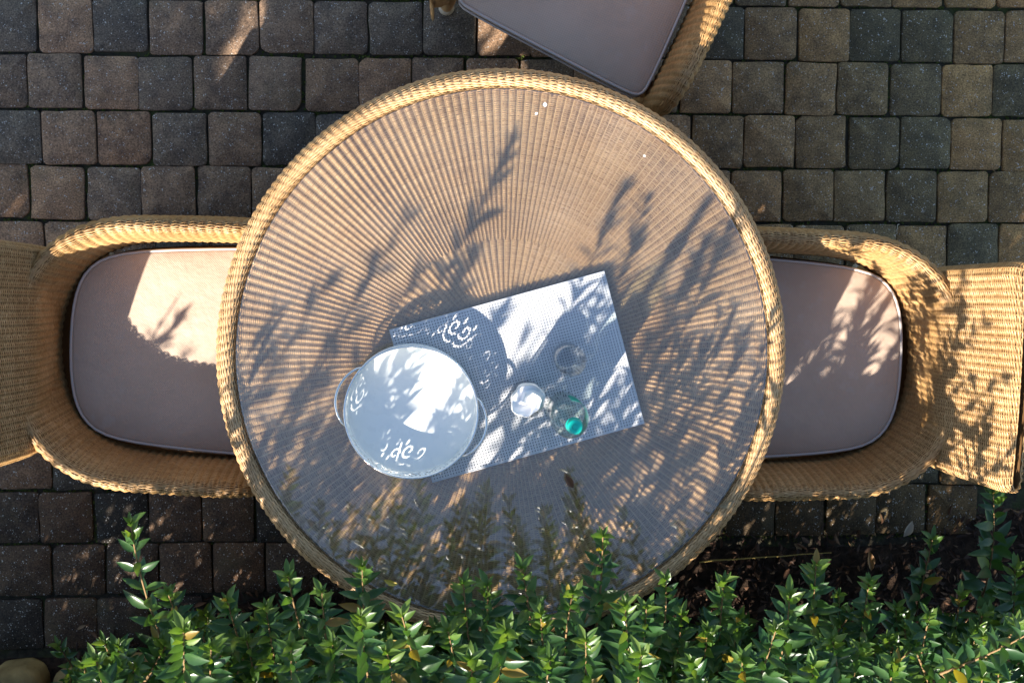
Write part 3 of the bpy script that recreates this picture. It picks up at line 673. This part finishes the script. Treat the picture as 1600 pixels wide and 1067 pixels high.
VIS = [('a', 92, 1008, 0.35, 165, 1095, 0.12, 0.028, 0.034),
 ('a', 150, 1030, 1.22, 178, 1135, 0.85, 0.022, 0.042),
 ('a', 205, 1050, 0.7, 215, 1150, 0.4, 0.02, 0.04),
 ('a', 122, 1052, 0.5, 150, 1130, 0.3, 0.022, 0.036),
 ('b', 204, 818, 0.98, 300, 1095, 0.56, 0.036, 0.046),
 ('b', 287, 985, 1.33, 305, 1135, 0.9, 0.02, 0.05),
 ('b', 262, 925, 0.9, 330, 1085, 0.56, 0.022, 0.042),
 ('b', 330, 1010, 1.22, 330, 1130, 0.8, 0.02, 0.042),
 ('b', 248, 1000, 0.82, 290, 1110, 0.5, 0.022, 0.044),
 ('c', 355, 938, 0.92, 405, 1085, 0.57, 0.023, 0.044),
 ('c', 415, 948, 0.92, 445, 1110, 0.54, 0.02, 0.04),
 ('c', 450, 900, 1.0, 505, 1065, 0.63, 0.026, 0.042),
 ('c', 385, 1000, 0.85, 395, 1120, 0.5, 0.02, 0.042),
 ('c', 455, 1010, 1.15, 465, 1130, 0.75, 0.02, 0.042),
 ('d', 503, 925, 1.05, 525, 1085, 0.66, 0.022, 0.04),
 ('d', 566, 886, 1.0, 578, 1060, 0.68, 0.024, 0.046),
 ('d', 563, 965, 1.27, 590, 1130, 0.91, 0.02, 0.044),
 ('d', 628, 962, 1.25, 655, 1110, 0.83, 0.02, 0.042),
 ('d', 520, 1005, 1.07, 530, 1125, 0.7, 0.02, 0.042),
 ('d', 605, 1020, 1.2, 620, 1140, 0.82, 0.02, 0.044),
 ('d', 655, 1000, 1.07, 668, 1125, 0.7, 0.02, 0.042),
 ('e', 762, 915, 1.02, 742, 1090, 0.66, 0.022, 0.046),
 ('e', 816, 888, 1.0, 832, 1055, 0.65, 0.028, 0.044),
 ('e', 724, 912, 1.05, 742, 1070, 0.7, 0.026, 0.042),
 ('e', 791, 985, 1.27, 768, 1125, 0.9, 0.017, 0.046),
 ('e', 700, 985, 1.1, 712, 1120, 0.72, 0.02, 0.042),
 ('e', 845, 960, 1.07, 850, 1100, 0.7, 0.02, 0.044),
 ('e', 735, 1030, 1.25, 740, 1140, 0.87, 0.02, 0.046),
 ('e', 860, 1030, 1.17, 850, 1140, 0.8, 0.02, 0.044),
 ('f', 942, 838, 1.02, 915, 1065, 0.58, 0.024, 0.046),
 ('f', 976, 945, 1.12, 966, 1115, 0.75, 0.02, 0.044),
 ('f', 1002, 1022, 1.28, 985, 1140, 0.94, 0.018, 0.048),
 ('f', 895, 925, 1.05, 880, 1080, 0.7, 0.022, 0.042),
 ('f', 1040, 905, 1.0, 1012, 1065, 0.62, 0.024, 0.04),
 ('f', 915, 1000, 1.12, 905, 1125, 0.76, 0.02, 0.044),
 ('f', 1010, 950, 1.02, 990, 1090, 0.65, 0.022, 0.042),
 ('f', 1065, 960, 0.9, 1040, 1090, 0.56, 0.022, 0.04),
 ('g', 1131, 908, 0.95, 1118, 1085, 0.56, 0.018, 0.044),
 ('g', 1105, 985, 0.92, 1090, 1110, 0.6, 0.02, 0.042),
 ('g', 1155, 965, 0.87, 1140, 1100, 0.52, 0.02, 0.042),
 ('g', 1160, 1030, 1.07, 1145, 1135, 0.7, 0.02, 0.046),
 ('g', 1080, 1035, 1.02, 1075, 1135, 0.7, 0.02, 0.042),
 ('h', 1275, 884, 0.88, 1272, 1070, 0.51, 0.019, 0.044),
 ('h', 1234, 930, 1.02, 1180, 1100, 0.66, 0.024, 0.05),
 ('h', 1358, 908, 0.86, 1330, 1060, 0.48, 0.018, 0.04),
 ('h', 1212, 985, 1.07, 1165, 1120, 0.72, 0.022, 0.05),
 ('h', 1310, 930, 0.72, 1305, 1060, 0.4, 0.022, 0.04),
 ('h', 1300, 1000, 0.97, 1290, 1125, 0.6, 0.02, 0.044),
 ('h', 1270, 1040, 1.12, 1255, 1140, 0.78, 0.02, 0.046),
 ('h', 1345, 1010, 0.92, 1330, 1120, 0.6, 0.02, 0.042),
 ('i', 1457, 843, 0.52, 1420, 1010, 0.2, 0.03, 0.044),
 ('i', 1552, 772, 0.46, 1522, 965, 0.12, 0.034, 0.058),
 ('i', 1586, 888, 0.52, 1565, 1040, 0.2, 0.024, 0.048),
 ('i', 1452, 962, 0.9, 1425, 1105, 0.6, 0.02, 0.044),
 ('i', 1615, 985, 1.2, 1470, 1052, 1.0, 0.018, 0.046),
 ('i', 1398, 1035, 1.02, 1368, 1135, 0.72, 0.02, 0.048),
 ('i', 1500, 930, 0.5, 1480, 1050, 0.25, 0.024, 0.046),
 ('i', 1400, 950, 0.62, 1390, 1075, 0.35, 0.022, 0.042),
 ('i', 1545, 960, 0.6, 1520, 1080, 0.35, 0.022, 0.046),
 ('i', 1480, 1040, 0.9, 1465, 1130, 0.6, 0.022, 0.044),
 ('i', 1560, 1045, 0.9, 1540, 1135, 0.6, 0.022, 0.046)]
rs = random.Random(11)
for k, tx, ty, tz, bx, by, bz, gap, size in VIS:
    SH[k].shown(at(bx, by, bz), at(tx, ty, tz), rs, gap=gap*.92, size=size*1.40, arch=.08, bare=.02)
# lower, darker growth that fills the gaps
XR = {'a': (110, 215), 'b': (255, 340), 'c': (340, 480), 'd': (480, 660), 'e': (660, 860), 'f': (850, 1060), 'g': (1060, 1180), 'h': (1170, 1370), 'i': (1370, 1640)}
for k, (xa, xb) in XR.items():
    for q in range(int((xb-xa)/5.0)):
        tx = rs.uniform(xa, xb); u = rs.random(); ty = 958+150*u; tz = rs.uniform(.3, .85)+.25*u*rs.random()
        if k == 'a': ty += 45
        b = at(tx+rs.gauss(0, 65), ty+rs.uniform(40, 120), max(.03, tz-.25)); SH[k].hidden(b, at(tx, ty, tz), rs, gap=.022, size=.058, arch=.12, bare=.03)
# the body and top of the hedge, below the picture's edge: it throws the leaf shade over table and chairs
SKY = [(-3.2, 1.68), (-2.0, 1.62), (-1.88, 1.4), (-1.8, 1.30), (-1.42, 1.28), (-1.25, 1.46), (-1.1, 1.62), (-.88, 1.66), (-.5, 1.64), (-.3, 1.6), (0, 1.49), (.2, 1.34), (.42, 1.14), (.8, 1.0), (1.9, .9)]
def sky(x): return float(np.interp(x, [a for a, b in SKY], [b for a, b in SKY]))
SH['j'] = Shrub('evergreen_shrub', 'tall shrub outside the picture beyond its lower left corner', -1.35, -1.55)
SH['k'] = Shrub('evergreen_shrub', 'tallest shrub outside the picture below the left armchair', -2.2, -1.6)
def owner(x): return min(SH, key=lambda k: abs(SH[k].root.x-x))
for q in range(2500):
    x = rs.uniform(-3.0, 1.7); y = rs.uniform(-1.85, -.9); top = sky(x-(y+1.5)*.695)-(y+1.5)*.704
    z = top-abs(rs.gauss(0, .28)) if q % 3 else rs.uniform(.12, .8)
    if z < .1: continue
    if x > -1.6 and z > .7 and rs.random() > .38: continue
    tip = Vector((x, y, z)); p = pix(tip)
    if p[1] < 1110 or (x < -.75 and y > -1.28): continue
    b = tip+Vector((rs.gauss(0, .06), rs.uniform(-.16, -.02), -min(z-.02, rs.uniform(.2, .36)))); SH[owner(x)].hidden(b, tip, rs, gap=.028, size=.060, arch=.06, bare=.1)
for q in range(640):                          # dense foot of the hedge on the left
    x = rs.uniform(-2.3, -.35); y = rs.uniform(-1.85, -1.34); z = rs.uniform(.1, .85); tip = Vector((x, y, z)); b = tip+Vector((rs.gauss(0, .06), rs.uniform(-.12, -.02), -min(z-.02, rs.uniform(.15, .3))))
    if pix(tip)[1] > 1112: SH[owner(x)].hidden(b, tip, rs, gap=.026, size=.062, arch=.06, bare=.05)
for q in range(420):                          # taller growth that shades the paving at upper left
    x = rs.uniform(-3.0, -1.85); y = rs.uniform(-1.85, -1.4); z = sky(x-(y+1.5)*.695)-(y+1.5)*.704-abs(rs.gauss(0, .3)); tip = Vector((x, y, z))
    if z > .4: SH[owner(x)].hidden(tip+Vector((rs.gauss(0, .06), -.08, -.3)), tip, rs, gap=.028, size=.062, arch=.06, bare=.05)
def cast(px, py, z, ylev, L=.42, lean=(0, 0), **kw):   # a tall shoot of the hedge whose shade falls on the table
    T = at(px, py, z); t = (T.y-ylev)/-S.y; tip = T+S*t; SH[owner(tip.x)].hidden(tip+Vector((lean[0]*L, -.12*L+lean[1]*L, -L)), tip, rs, **dict(dict(gap=.040, size=.066, arch=.04, bare=.1), **kw))
for a in [(1490, 480, .7, -1.2), (1520, 545, .74, -1.15), (1470, 520, .68, -1.2), (1560, 600, .76, -1.1), (1440, 430, .6, -1.25), (1500, 620, .7, -1.15), (1540, 660, .74, -1.1), (1480, 690, .68, -1.1), (1580, 700, .78, -1.05), (1460, 580, .64, -1.2), (1365, 440, .46, -1.3), (1330, 480, .46, -1.25), (1150, 370, .75, -1.3), (415, 512, .75, -1.1), (440, 555, .75, -1.1), (500, 458, .75, -1.15), (545, 520, .75, -1.2), (622, 362, .75, -1.15), (640, 445, .75, -1.2), (725, 425, .75, -1.15), (800, 470, .75, -1.2), (1110, 400, .75, -1.25), (1070, 450, .75, -1.25), (285, 455, .46, -1.15), (275, 500, .46, -1.1)]: cast(*a)
T = at(1108, 312, .75); tip = T+S*((T.y+1.3)/-S.y)
sb = SH[owner(tip.x)]; v, f = tube([tip-sb.root, tip+Vector((-.01, -.03, -.22))-sb.root, tip+Vector((-.03, -.06, -.7))-sb.root], [.011, .010, .009], 8)
obj('shadow_stick', mesh_np('shadow_stick', v, f), M_STEM, sb.o)  # unseen stick added to throw one thick shadow on the table
for q in SH.values(): q.done()

# ================================================================ litter, stones, loose leaves
def litter(n_, pt, zf, smin, smax, m, name):
    vs, fs, o_ = [], [], 0
    for _ in range(n_):
        x, y = pt(); V, T = LT[rs.randrange(6)]; d = Vector((rs.gauss(0, 1), rs.gauss(0, 1), rs.gauss(0, .25))); upv = Vector((rs.gauss(0, .5), rs.gauss(0, .5), 1))
        A = np.array(leaf_matrix(Vector((x, y, zf(x, y)+rs.uniform(.002, .012))), d, upv, rs.uniform(smin, smax))); A[:3, 1] *= rs.uniform(.3, 1.2); A[:3, 2] *= rs.uniform(-2.5, 2.5)
        vs.append(V @ A[:3, :3].T+A[:3, 3]); fs.append(T+o_); o_ += len(V)
    return obj(name, mesh_np(name, np.concatenate(vs), np.concatenate(fs)), m)
zb = lambda x, y: max(0, float(bedz(np.array(x), np.array(y))))
def inbed():
    while True:
        x, y = rs.uniform(-.95, 1.75), rs.uniform(-1.5, -.80)
        if y < bed_edge(x)+abs(rs.gauss(0, .03))*(1 if rs.random() < .5 else 0): return x, y
tag(litter(5200, inbed, zb, .010, .036, M_DEAD, 'leaf_litter'), 'brown fallen leaves covering the planting bed', 'leaf litter', None, 'stuff')
def rock(px, py, sx, sy, sz, seed, label):
    r = random.Random(seed); bm = bmesh.new(); bmesh.ops.create_icosphere(bm, subdivisions=4, radius=1)
    ph = [r.uniform(0, 6) for _ in range(6)]
    for v_ in bm.verts:
        c_ = v_.co; k = 1+.07*math.sin(3*c_.x+ph[0])+.06*math.sin(4*c_.y+ph[1])+.05*math.sin(5*c_.z+ph[2])+.025*math.sin(11*c_.x+ph[3])*math.sin(9*c_.y+ph[4]); c_ = c_*k
        v_.co = Vector((math.copysign(abs(c_.x)**.8, c_.x)*sx, math.copysign(abs(c_.y)**.8, c_.y)*sy, math.copysign(abs(c_.z)**.75, c_.z)*sz))
        v_.co.z = max(v_.co.z, -.03)
    me = bpy.data.meshes.new('edging_stone'); bm.to_mesh(me); bm.free(); me.polygons.foreach_set('use_smooth', [True]*len(me.polygons))
    p = at(px, py, .05); o = obj('edging_stone', me, M_ROCK, None, (p.x, p.y, .03), r.uniform(-.2, .2)); tag(o, label, 'stone', 'sandstones edging the bed')
rock(25, 1082, .085, .075, .075, 1, 'leftmost yellow sandstone in the bottom left corner')
rock(128, 1090, .070, .095, .09, 2, 'middle yellow sandstone behind the low sprig')
rock(225, 1062, .095, .055, .055, 3, 'flat brown sandstone right of the low sprig')
# one by one: loose leaves and twigs that the picture singles out
def loose(px, py, z, ang, L, col, label, name='fallen_leaf', cat='leaf', wid=1.):
    V, F, q = leaf_shape(int(px), .42, .4, .25); me = mesh_py(name, V*[1, wid, 1.2], F+q); m = mat(label, col, .5, .4); p = at(px, py, z)
    o = obj(name, me, m, None, p, ang); o.scale = (L, L, L); tag(o, label, cat); o.location.z = z; return o
loose(884, 742, .762, math.radians(-60), .036, (.13, .05, .02), 'small brown dead leaf lying on the glass below the placemat')
loose(1147, 782, .757, math.radians(205), .036, (.26, .19, .10), 'dry grey-brown leaf on the lower right table rim')
loose(622, 912, .765, math.radians(170), .032, (.45, .34, .04), 'yellow leaf on the table edge beside the shrub')
loose(1412, 838, .02, math.radians(60), .05, (.32, .26, .19), 'pale curled dry leaf on the paver below the right armchair')
loose(1358, 860, .03, math.radians(-80), .06, (.26, .13, .04), 'orange-brown dead leaf in the bed right of the yellow stalk')
for a, b, lab, r_, m_ in [((1092, 878, .03), (1300, 862, .035), 'long yellow dry stalk lying across the bed right of the table', .0022, mat('dry stalk', (.30, .22, .07), .8, .2)), ((1548, 262, .004), (1578, 298, .004), 'thin dark twig lying on the pavers at the right', .0011, M_STEM), ((1404, 350, .02), (1398, 372, .03), 'short dry grass blade standing above the right armchair arm', .001, M_FOOT), ((1525, 128, .004), (1538, 133, .004), 'tiny dark twig in the sunlit patch at top right', .0012, M_STEM)]:
    p, q = at(*a), at(*b); n_ = 8; pts = [(p.lerp(q, k/n_)-p)+Vector((rs.gauss(0, .0015), rs.gauss(0, .0015), .004*math.sin(math.pi*k/n_))) for k in range(n_+1)]
    v, f = tube(pts, list(np.linspace(r_, r_*.5, n_+1)), 5); o = obj('twig', mesh_np('twig', v, f), m_, None, p); tag(o, lab, 'twig')
for px, py, s_ in [(851, 168, .010), (836, 180, .007), (1008, 246, .006)]:  # small white flecks laid on the glass
    V, F, q = leaf_shape(int(px), .8, .3, .1); me = mesh_py('speck', V, F+q); p = at(px, py, .754)
    o = obj('speck', me, M_FLECK, None, p, rs.uniform(0, 6)); o.scale = (s_*1.1,)*3; tag(o, {851: 'largest white fleck near the top of the glass', 836: 'white fleck just below left of the largest one', 1008: 'lone white fleck at the upper right of the glass'}[px], 'speck', 'white flecks on the glass')
